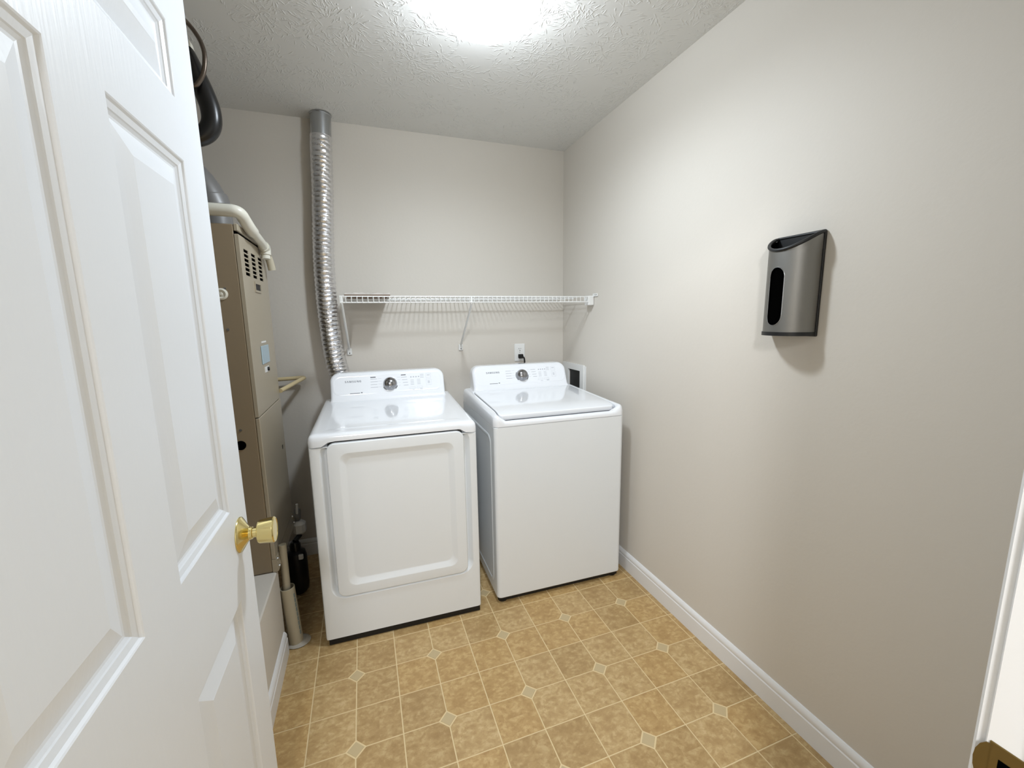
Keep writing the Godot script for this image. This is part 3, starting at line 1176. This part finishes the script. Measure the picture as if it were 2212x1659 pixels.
func furnace_pipes():
	# white condensate pipe over the furnace's front edge
	var t := thing("condensate_pipe", "white plastic pipe with an elbow lying over the top front edge of the furnace", "pipe", Vector3(-1.70, 1.76, 0.75))
	var o := Vector3(-1.70, 1.76, 0.75)
	var w0 := []
	for q in [Vector3(-2.51, 1.800, 0.80), Vector3(-1.679, 1.776, 0.805), Vector3(-1.667, 1.733, 0.724), Vector3(-1.667, 1.717, 0.579), Vector3(-1.667, 1.700, 0.470), Vector3(-1.668, 1.655, 0.474)]:
		w0.append(q - o)
	tube(rounded_path(w0, 0.025, 6), 0.0172, 20)
	put("pipe", t, m.pvc, 50)
	tube(rounded_path([Vector3(-1.775, 1.777, 0.806) - o, w0[1], w0[2], Vector3(-1.667, 1.728, 0.682) - o], 0.026, 8), 0.0215, 20)
	put("elbow", t, m.pvc, 50)
	tube(rounded_path([Vector3(-1.667, 1.705, 0.502) - o, w0[4], Vector3(-1.668, 1.672, 0.473) - o], 0.014, 6), 0.0215, 20)
	put("elbow", t, m.pvc, 50)
	tube(rounded_path([Vector3(-1.668, 1.672, 0.425), Vector3(-1.664, 1.650, 0.412), Vector3(-1.660, 1.615, 0.405)], 0.01, 5), 0.0155, 16)
	tag(put("pipe_stub", self, m.pvc_old, 50), "short grey pipe stub at the far upper corner of the furnace", "pipe")
	# grey flue elbow
	t = thing("flue_elbow", "grey vent pipe elbow rising from the top of the furnace", "pipe", Vector3(-1.80, 1.735, 0.60))
	tube(smooth_path([Vector3(0.0, 0.0, 0.0), Vector3(-0.004, 0.08, 0.0), Vector3(-0.022, 0.145, 0.0), Vector3(-0.062, 0.205, 0.0), Vector3(-0.125, 0.256, 0.0), Vector3(-0.21, 0.30, 0.0)], 5), 0.054, 28)
	put("elbow", t, m.grey_pipe, 50)
	M = Transform3D(Basis(Vector3(0, 0, 1), 0.24), Vector3(-0.007, 0.092, 0))
	ring_lathe([Vector2(0.050, 0), Vector2(0.060, 0), Vector2(0.061, 0.035), Vector2(0.058, 0.040), Vector2(0.050, 0.040)], 28)
	M = Transform3D.IDENTITY
	put("collar", t, m.grey_pipe, 40)
	M = Transform3D(Basis.IDENTITY, Vector3(0, 0.0, 0))
	ring_lathe([Vector2(0.050, 0), Vector2(0.072, 0), Vector2(0.070, 0.012), Vector2(0.058, 0.02), Vector2(0.050, 0.02)], 28)
	M = Transform3D.IDENTITY
	put("flange", t, m.galv, 40)
	M = Transform3D(Basis.IDENTITY, Vector3(-2.07, 1.735, 0.50))
	lathe([Vector2(0, 0), Vector2(0.055, 0), Vector2(0.055, 0.6985), Vector2(0, 0.6985)], 24)
	M = Transform3D.IDENTITY
	tag(put("vent_pipe", self, m.galv, 40), "galvanised vent pipe behind the grey elbow above the furnace", "pipe")
	# black foam covered refrigerant line and the bare copper tube
	t = thing("refrigerant_line", "black foam-insulated refrigerant line curling above the furnace near the ceiling", "pipe", Vector3(-1.728, 2.10, 0.9))
	var pts := [Vector3(-0.785, 0.28, 0.05), Vector3(-0.40, 0.26, 0.04), Vector3(-0.20, 0.23, 0.03), Vector3(-0.10, 0.19, 0.01), Vector3(-0.043, 0.14, 0.0), Vector3(-0.008, 0.062, 0.0), Vector3(0.012, 0.005, 0.0), Vector3(0.022, -0.040, 0), Vector3(0.020, -0.082, 0), Vector3(0.0, -0.112, 0), Vector3(-0.04, -0.128, 0), Vector3(-0.12, -0.126, 0.0), Vector3(-0.30, -0.12, 0.0), Vector3(-0.785, -0.12, 0.0)]
	tube(smooth_path(pts, 5), 0.0285, 20)
	put("foam_sleeve", t, m.foam, 50)
	tube(smooth_path([Vector3(-0.20, 0.23, 0.03), Vector3(-0.10, 0.19, 0.01), Vector3(-0.043, 0.14, 0.0), Vector3(-0.036, 0.126, 0.0)], 5), 0.0325, 20)
	put("white_wrap", t, m.pvc, 50)
	var w := [Vector3(-0.79, 0.29, 0.14), Vector3(-0.40, 0.27, 0.13), Vector3(-0.16, 0.245, 0.10), Vector3(-0.07, 0.225, 0.065), Vector3(-0.019, 0.196, 0.02), Vector3(0.006, 0.163, 0.02), Vector3(0.021, 0.126, 0.035), Vector3(0.025, 0.095, 0.04), Vector3(0.018, 0.054, 0.04), Vector3(0.002, 0.022, 0.04), Vector3(-0.017, 0.008, 0.04), Vector3(-0.10, 0.0, 0.035), Vector3(-0.40, 0.0, 0.035), Vector3(-0.79, 0.0, 0.035)]
	for i in w.size():
		w[i] += Vector3(-1.72, 2.10, 0.9)
	tube(smooth_path(w, 5), 0.0065, 10)
	tag(put("copper_tube", self, m.copper, 50), "thin bare copper tube looping in front of the black foam line", "tube")
	# cream pipe by the back wall
	tube(rounded_path([Vector3(-1.95, 1.070, 0.06), Vector3(-1.612, 1.076, 0.05), Vector3(-1.685, 1.056, 0.362)], 0.02, 5), 0.0105, 14)
	tag(put("cream_pipe", self, m.cream, 50), "thin cream plastic pipe bent back beside the furnace by the back wall", "pipe")

func under_furnace():
	var t := thing("drain_standpipe", "open white plastic standpipe rising from the floor beside the furnace platform", "pipe", Vector3(-1.655, 0, 0.752))
	var tilt := Transform3D(Basis(Vector3(0, 0, 1), 0.05), Vector3.ZERO)
	M = tilt
	ring_lathe([Vector2(0.0245, 0.0), Vector2(0.0285, 0.0), Vector2(0.0285, 0.27), Vector2(0.0275, 0.272), Vector2(0.0255, 0.272), Vector2(0.0245, 0.27)], 28)
	M = Transform3D.IDENTITY
	put("pipe", t, m.pvc_old, 40)
	M = tilt
	for k in 9:
		var a := 0.35
		M = tilt * Transform3D(Basis(Vector3.UP, -0.55), Vector3(0, 0.05 + k * 0.022, 0))
		box(Vector3(0.0278, 0, -0.0035), Vector3(0.0289, 0.0185, 0.0035))
	M = Transform3D.IDENTITY
	put("printed_stripe", t, m.stripe)
	lathe([Vector2(0, 0), Vector2(0.040, 0), Vector2(0.044, 0.004), Vector2(0.036, 0.011), Vector2(0.029, 0.014), Vector2(0, 0.014)], 17)
	put("putty_collar", t, m.putty, 20, Transform3D(Basis.from_scale(Vector3(1.15, 1, 1.0)), Vector3(0.006, 0, -0.004)))
	tube([Vector3(-1.670, 0.20, 0.752), Vector3(-1.672, 0.46, 0.738)], 0.0148, 18)
	tag(put("drain_tube", self, m.pvc_old, 40), "slim cream drain tube dropping from the furnace into the open standpipe", "pipe")
	t = thing("condensate_pump", "black rounded canister on the floor below the furnace's far edge", "pump", Vector3(-1.690, 0, 0.37))
	lathe([Vector2(0, 0.0), Vector2(0.032, 0.004), Vector2(0.046, 0.02), Vector2(0.050, 0.05), Vector2(0.050, 0.20), Vector2(0.044, 0.225), Vector2(0.02, 0.24), Vector2(0, 0.24)], 28)
	put("body", t, m.rubber, 40)
	M = Transform3D(Basis.IDENTITY, Vector3(0.0, 0.23, 0))
	lathe([Vector2(0, 0), Vector2(0.026, 0.0), Vector2(0.026, 0.035), Vector2(0.018, 0.05), Vector2(0, 0.05)], 20)
	M = Transform3D.IDENTITY
	put("cap", t, m.foam, 40)
	box(Vector3(0.018, 0.205, 0.040), Vector3(0.040, 0.230, 0.056), 0.003)
	put("tag", t, m.plastic)
	t = thing("gas_valve", "small white valve with a lever behind the furnace's lower corner", "valve", Vector3(-1.665, 0.30, 0.33))
	M = Transform3D(Basis.IDENTITY, Vector3.ZERO)
	box(Vector3(-0.03, 0.0, -0.03), Vector3(0.026, 0.070, 0.03), 0.014)
	put("body", t, m.plastic, 40)
	tube([Vector3(-0.012, 0.06, 0.0), Vector3(-0.004, 0.165, 0.01)], 0.006, 10)
	put("lever", t, m.plastic, 40)
	M = Transform3D(Basis(Vector3(0, 0, 1), -PI / 2), Vector3(-0.02, 0.095, -0.02))
	lathe([Vector2(0, 0), Vector2(0.034, 0.0), Vector2(0.036, 0.01), Vector2(0.03, 0.022), Vector2(0, 0.024)], 24)
	M = Transform3D.IDENTITY
	put("grey_cover", t, m.grey_pipe, 40)
	tube(smooth_path([Vector3(-1.668, 0.335, 0.33), Vector3(-1.668, 0.30, 0.338), Vector3(-1.680, 0.290, 0.355), Vector3(-1.69, 0.2815, 0.37)], 4), 0.012, 12)
	tag(put("black_hose", self, m.rubber, 40), "short black hose joining the white valve to the canister", "hose")

# ------------------------------------------------------------------ exhaust duct

func exhaust_duct():
	var t := thing("exhaust_duct", "silver foil dryer duct running up the back wall into a steel collar", "duct", Vector3(-1.425, 0, 0.075))
	var o := Vector3(-1.425, 0, 0.075)
	M = Transform3D(Basis(Vector3(0, 0, 1), -0.06), Vector3(-0.006, H - 0.156, -0.0015))
	lathe([Vector2(0, 0), Vector2(0.0498, 0), Vector2(0.0498, 0.147), Vector2(0.0525, 0.149), Vector2(0.0525, 0.1525), Vector2(0, 0.1525)], 40)
	M = Transform3D.IDENTITY
	put("steel_collar", t, m.galv, 40)
	var pts := []
	for p in [Vector2(-1.4295, 2.325), Vector2(-1.435, 2.22), Vector2(-1.443, 2.04), Vector2(-1.455, 1.86), Vector2(-1.464, 1.711), Vector2(-1.467, 1.516), Vector2(-1.462, 1.367), Vector2(-1.451, 1.188), Vector2(-1.434, 1.088), Vector2(-1.412, 0.98), Vector2(-1.385, 0.86), Vector2(-1.35, 0.72)]:
		pts.append(Vector3(p.x, p.y, 0.0735) - o)
	var path := []
	var c := Curve3D.new()
	for i in pts.size():
		var tan: Vector3 = (pts[mini(i + 1, pts.size() - 1)] - pts[maxi(i - 1, 0)]) / 6.0
		c.add_point(pts[i], -tan, tan)
	var L := c.get_baked_length()
	var step := 0.0046
	var g := RandomNumberGenerator.new()
	g.seed = 21
	var nz := FastNoiseLite.new()
	nz.seed = 2
	nz.frequency = 26.0
	var d := 0.0
	while d < L:
		path.append(c.sample_baked(d, true))
		d += step
	var f := frames(path)
	var rings := []
	var n := 44
	for i in path.size():
		var r := PackedVector3Array()
		for k in n:
			var a := TAU * k / n
			var dir: Vector3 = f[i][0] * cos(a) + f[i][1] * sin(a)
			var q: Vector3 = path[i] + dir * 0.0475
			var ph := i * step / 0.024 + 0.10 * sin(a * 2.0 + i * 0.03) + a / TAU
			var rib := 0.0040 * (1.0 - pow(absf(cos(PI * ph)), 5.0))
			var cr := nz.get_noise_3d(q.x, q.y * 1.3, q.z) * 0.0015
			if i < 9:
				rib = 0.0012 + rib * 0.3
				cr *= 0.5
			r.append(path[i] + dir * (0.0500 + rib + cr))
		rings.append(r)
	loft(rings)
	put("foil_hose", t, m.foil, 24)

# ------------------------------------------------------------------ shelf

func wire_shelf():
	var t := thing("wire_shelf", "white wire shelf on the back wall above the washer and dryer", "shelf", Vector3(-0.71, 1.5, 0))
	var xl := -1.388 + 0.71
	var xr := -0.036 + 0.71
	for p in [Vector2(0.008, -0.004), Vector2(0.088, -0.0045), Vector2(0.22, -0.0045), Vector2(0.402, 0.0), Vector2(0.404, -0.029)]:
		tube([Vector3(xl, p.x * 0.0 + p.y, p.x), Vector3(xr, p.y, p.x)], 0.0032 if p.x > 0.05 else 0.0028, 8)
		put("long_rod", t, m.wire)
	tube(rounded_path([Vector3(0, 0.0015, 0.006), Vector3(0, 0.0015, 0.4065), Vector3(0, -0.031, 0.4075)], 0.004, 3), 0.0018, 6)
	var cross := mesh_of(50)
	var n := 54
	for k in n:
		place("cross_wire", t, cross, m.wire, Transform3D(Basis.IDENTITY, Vector3(lerpf(xl + 0.003, xr - 0.003, k / (n - 1.0)), 0, 0)))
	# end bracket on the right wall
	box(Vector3(0.672, -0.049, 0.360), Vector3(0.708, 0.006, 0.410), 0.003)
	box(Vector3(0.7035, 0.000, 0.398), Vector3(0.7095, 0.018, 0.452), 0.002)
	var br := put("end_bracket", t, m.plastic)
	for z in [0.428, 0.443]:
		M = Transform3D(Basis(Vector3(0, 0, 1), PI / 2), Vector3(0.7036, 0.010, z))
		lathe([Vector2(0, 0), Vector2(0.003, 0), Vector2(0.002, 0.0012), Vector2(0, 0.0012)], 10)
		M = Transform3D.IDENTITY
		put("screw", br, m.rubber)
	for b in [[-1.379, -1.372], [-0.738, -0.716]]:
		var x0: float = b[0] + 0.71
		var x1: float = b[1] + 0.71
		tube([Vector3(x0, 0.0, 0.399), Vector3(x0, -0.034, 0.399), Vector3(x0 + (x1 - x0) * 0.06, -0.05, 0.382), Vector3(x1, -0.275, 0.012), Vector3(x1, -0.293, 0.006)], 0.0062, 8)
		var brace := put("support_brace", t, m.wire)
		box(Vector3(x1 - 0.014, -0.315, 0.0), Vector3(x1 + 0.014, -0.275, 0.010), 0.004)
		put("wall_clip", brace, m.plastic)
		M = Transform3D(Basis(Vector3(1, 0, 0), PI / 2), Vector3(x1, -0.303, 0.0101))
		lathe([Vector2(0, 0), Vector2(0.0035, 0), Vector2(0.003, 0.0012), Vector2(0, 0.0012)], 10)
		M = Transform3D.IDENTITY
		put("screw", brace, m.rubber)
	# flat pack in clear film
	var k := thing("flat_pack", "flat brown pack wrapped in clear film lying on the left end of the wire shelf", "package", Vector3(-1.257, 1.5036, 0.152))
	box(Vector3(-0.112, 0.0, -0.143), Vector3(0.112, 0.010, 0.143), 0.001)
	put("cardboard", k, m.card)
	var nz := FastNoiseLite.new()
	nz.seed = 9
	nz.frequency = 24.0
	var rings := []
	for i in 6:
		var ring := PackedVector3Array()
		var ins: float = [0.0, -0.001, 0.006, 0.03, 0.06, 0.09][i]
		for v in dense(rr(0.1125 - ins, 0.1435 - ins, 0.004, 5), 14):
			var y: float = [0.0102, 0.012, 0.018, 0.020, 0.021, 0.020][i]
			ring.append(Vector3(v.x, y + (nz.get_noise_2d(v.x, v.y) * 0.010 if i > 1 else 0.0), v.y))
		rings.append(ring)
	loft(rings)
	put("clear_film", k, m.film, 12)

# ------------------------------------------------------------------ bag dispenser

func dispenser():
	var o := Vector3(0, 1.32, 1.637)
	var t := thing("bag_dispenser", "brushed steel bag dispenser with an oval slot mounted on the right wall", "dispenser", o)
	var hz := 0.073
	var dp := 0.084
	var yb := 0.010
	var at := func(s: float, y: float, off: float) -> Vector3:     # s in 0..1 from the near edge round to the far edge
		var a := PI * s
		return Vector3(-0.004 - (dp - off) * pow(maxf(sin(a), 0.0), 0.72), y, (hz - off) * cos(a))
	var ytop := func(s: float) -> float:
		return 0.303 - 0.046 * pow(sin(PI * s), 1.1)
	# shell sheet with the oval opening, unrolled as (s, y): from the slot's rim to the sheet's edge
	var n := 120
	var c := Vector2(0.52, 0.120)
	var rs := 0.110         # half width of the slot in s
	var rings := []
	var steps := 14
	for q in steps + 1:
		rings.append(PackedVector2Array())
	for k in n:
		# stadium: half circles of 0.030 m on a straight part
		var inner: Vector2
		var q4 := k / 30
		var f := (k % 30) / 30.0
		if q4 == 0:
			inner = Vector2(cos(PI * f) * rs, 0.058 + sin(PI * f) * 0.030)
		elif q4 == 1:
			inner = Vector2(-rs, 0.058 - 0.116 * f)
		elif q4 == 2:
			inner = Vector2(-cos(PI * f) * rs, -0.058 - sin(PI * f) * 0.030)
		else:
			inner = Vector2(rs, -0.058 + 0.116 * f)
		var p0 := c + inner
		# outer: ray to the border
		var dir := Vector2(inner.x / rs * 0.5, inner.y / 0.088 * 0.15)
		var lo := 0.0
		var hi := 6.0
		for it in 26:
			var mid := (lo + hi) / 2
			var p := c + dir * mid
			if p.x > 0.0 and p.x < 1.0 and p.y > yb and p.y < ytop.call(clampf(p.x, 0, 1)):
				lo = mid
			else:
				hi = mid
		var p1 := c + dir * lo
		for q in steps + 1:
			rings[q].append(p0.lerp(p1, q / float(steps)))
	var r3 := []
	for ring in rings:
		var x := PackedVector3Array()
		for p in ring:
			x.append(at.call(clampf(p.x, 0, 1), p.y, 0.0))
		r3.append(x)
	var s := T.size()
	strips(r3)
	face_towards(s, Vector3(-1, 0, 0))
	var shell_ := put("steel_shell", t, m.steel, 60)
	var e := []
	for k in n + 1:
		e.append(r3[0][k % n])
	tube(e, 0.0011, 6)
	put("slot_rim", shell_, m.galv, 60)
	# black sheet standing in for the unlit inside behind the slot
	s = T.size()
	var lin := []
	for i in 31:
		var sp := i / 30.0
		lin.append(PackedVector3Array([at.call(sp, yb, 0.004), at.call(sp, ytop.call(sp) - 0.004, 0.004)]))
	strips(lin, false)
	face_towards(s, Vector3(-1, 0, 0))
	put("shade_liner", t, m.cavity_shade, 50)
	# rubber rim round the top opening, back plate and bottom plate
	var rim := []
	for i in 41:
		var sp := i / 40.0
		rim.append(at.call(sp, ytop.call(sp), 0.0005) + Vector3(0, 0.001, 0))
	tube(rim, 0.0052, 10)
	tube([Vector3(-0.005, 0.304, -hz), Vector3(-0.005, 0.304, hz)], 0.0052, 10)
	put("rubber_rim", t, m.rubber, 50)
	box(Vector3(-0.0085, -0.002, -hz - 0.003), Vector3(0, 0.306, hz + 0.004), 0.002)
	put("back_plate", t, m.rubber)
	var bp := []
	for i in 31:
		bp.append(at.call(i / 30.0, 0.0, -0.0025))
	prism(bp, Vector3(0, 0.0115, 0))
	put("bottom_plate", t, m.rubber, 30)

# ------------------------------------------------------------------ outlet, cord, laundry box

func outlet_and_cord():
	var t := thing("wall_outlet", "white double wall outlet on the back wall above the washer", "outlet", Vector3(-0.319, 1.157, 0))
	box(Vector3(-0.037, -0.058, 0), Vector3(0.037, 0.058, 0.006), 0.003)
	put("cover_plate", t, m.plastic)
	for y in [0.021, -0.021]:
		var p := rr(0.0165, 0.0145, 0.011, 5)
		loft([ring_xy(p, 0.005, Vector2(0, y)), ring_xy(p, 0.0075, Vector2(0, y))])
		var r := put("receptacle", t, m.plastic)
		box(Vector3(-0.0075, y + 0.0005, 0.0072), Vector3(-0.0050, y + 0.0085, 0.0078))
		box(Vector3(0.0050, y + 0.0015, 0.0072), Vector3(0.0075, y + 0.0080, 0.0078))
		box(Vector3(-0.0025, y - 0.0100, 0.0072), Vector3(0.0025, y - 0.0050, 0.0078))
		put("slot", r, m.cavity_shade)  # black blocks in place of the shade in the openings
	M = Transform3D(Basis(Vector3(1, 0, 0), PI / 2), Vector3(0, 0, 0.006))
	lathe([Vector2(0, 0), Vector2(0.003, 0), Vector2(0.002, 0.001), Vector2(0, 0.001)], 10)
	M = Transform3D.IDENTITY
	put("screw", t, m.galv)
	var c := thing("power_cord", "black power plug and cord in the lower socket of the wall outlet", "power cord", Vector3(-0.317, 1.133, 0.0078))
	var q := []
	for z in [[0.0, 0.015, 0.013], [0.014, 0.016, 0.014], [0.022, 0.014, 0.012], [0.026, 0.010, 0.009]]:
		q.append(ring_xy(rr(z[1], z[2], 0.005, 4), z[0], Vector2(0.0, 0.0)))
	loft(q)
	put("plug", c, m.black)
	tube(smooth_path([Vector3(0.004, 0.0, 0.018), Vector3(0.014, -0.008, 0.030), Vector3(0.019, -0.030, 0.030), Vector3(0.020, -0.07, 0.026), Vector3(0.019, -0.16, 0.03), Vector3(0.01, -0.28, 0.04), Vector3(0.0, -0.42, 0.045)], 5), 0.0048, 10)
	put("cord", c, m.black, 50)

func laundry_box():
	var t := thing("laundry_outlet_box", "white recessed plumbing box in the right wall behind the washer", "outlet box", Vector3(0, 0.985, 0.181))
	# local u = towards the back
	var s := T.size()
	holed([-0.128, -0.083, 0.079, 0.155], [-0.100, -0.060, 0.060, 0.100], [[-0.083, 0.079, -0.060, 0.060]], 0.0115, axes(Vector3(0, 0, -1), Vector3.UP, Vector3(-1, 0, 0), Vector3(-0.012, 0, 0)))
	fix(s)
	put("frame", t, m.plastic)
	box(Vector3(-0.004, -0.108, 0.1285), Vector3(-0.0002, 0.094, 0.146), 0.001)
	put("flange", t, m.plastic)
	s = T.size()
	box(Vector3(0.004, -0.0595, -0.0785), Vector3(0.085, 0.0595, 0.0825))
	flip(s)
	put("shaded_inner_box", t, m.rubber)  # inside of the white box coloured dark to stand in for its shade
	for z in [-0.04, 0.03]:
		M = Transform3D(Basis.IDENTITY, Vector3(0.045, -0.05, z))
		lathe([Vector2(0, 0), Vector2(0.012, 0), Vector2(0.012, 0.03), Vector2(0.008, 0.034), Vector2(0.008, 0.06), Vector2(0, 0.06)], 16)
		M = Transform3D.IDENTITY
		put("tap", t, m.old_brass)
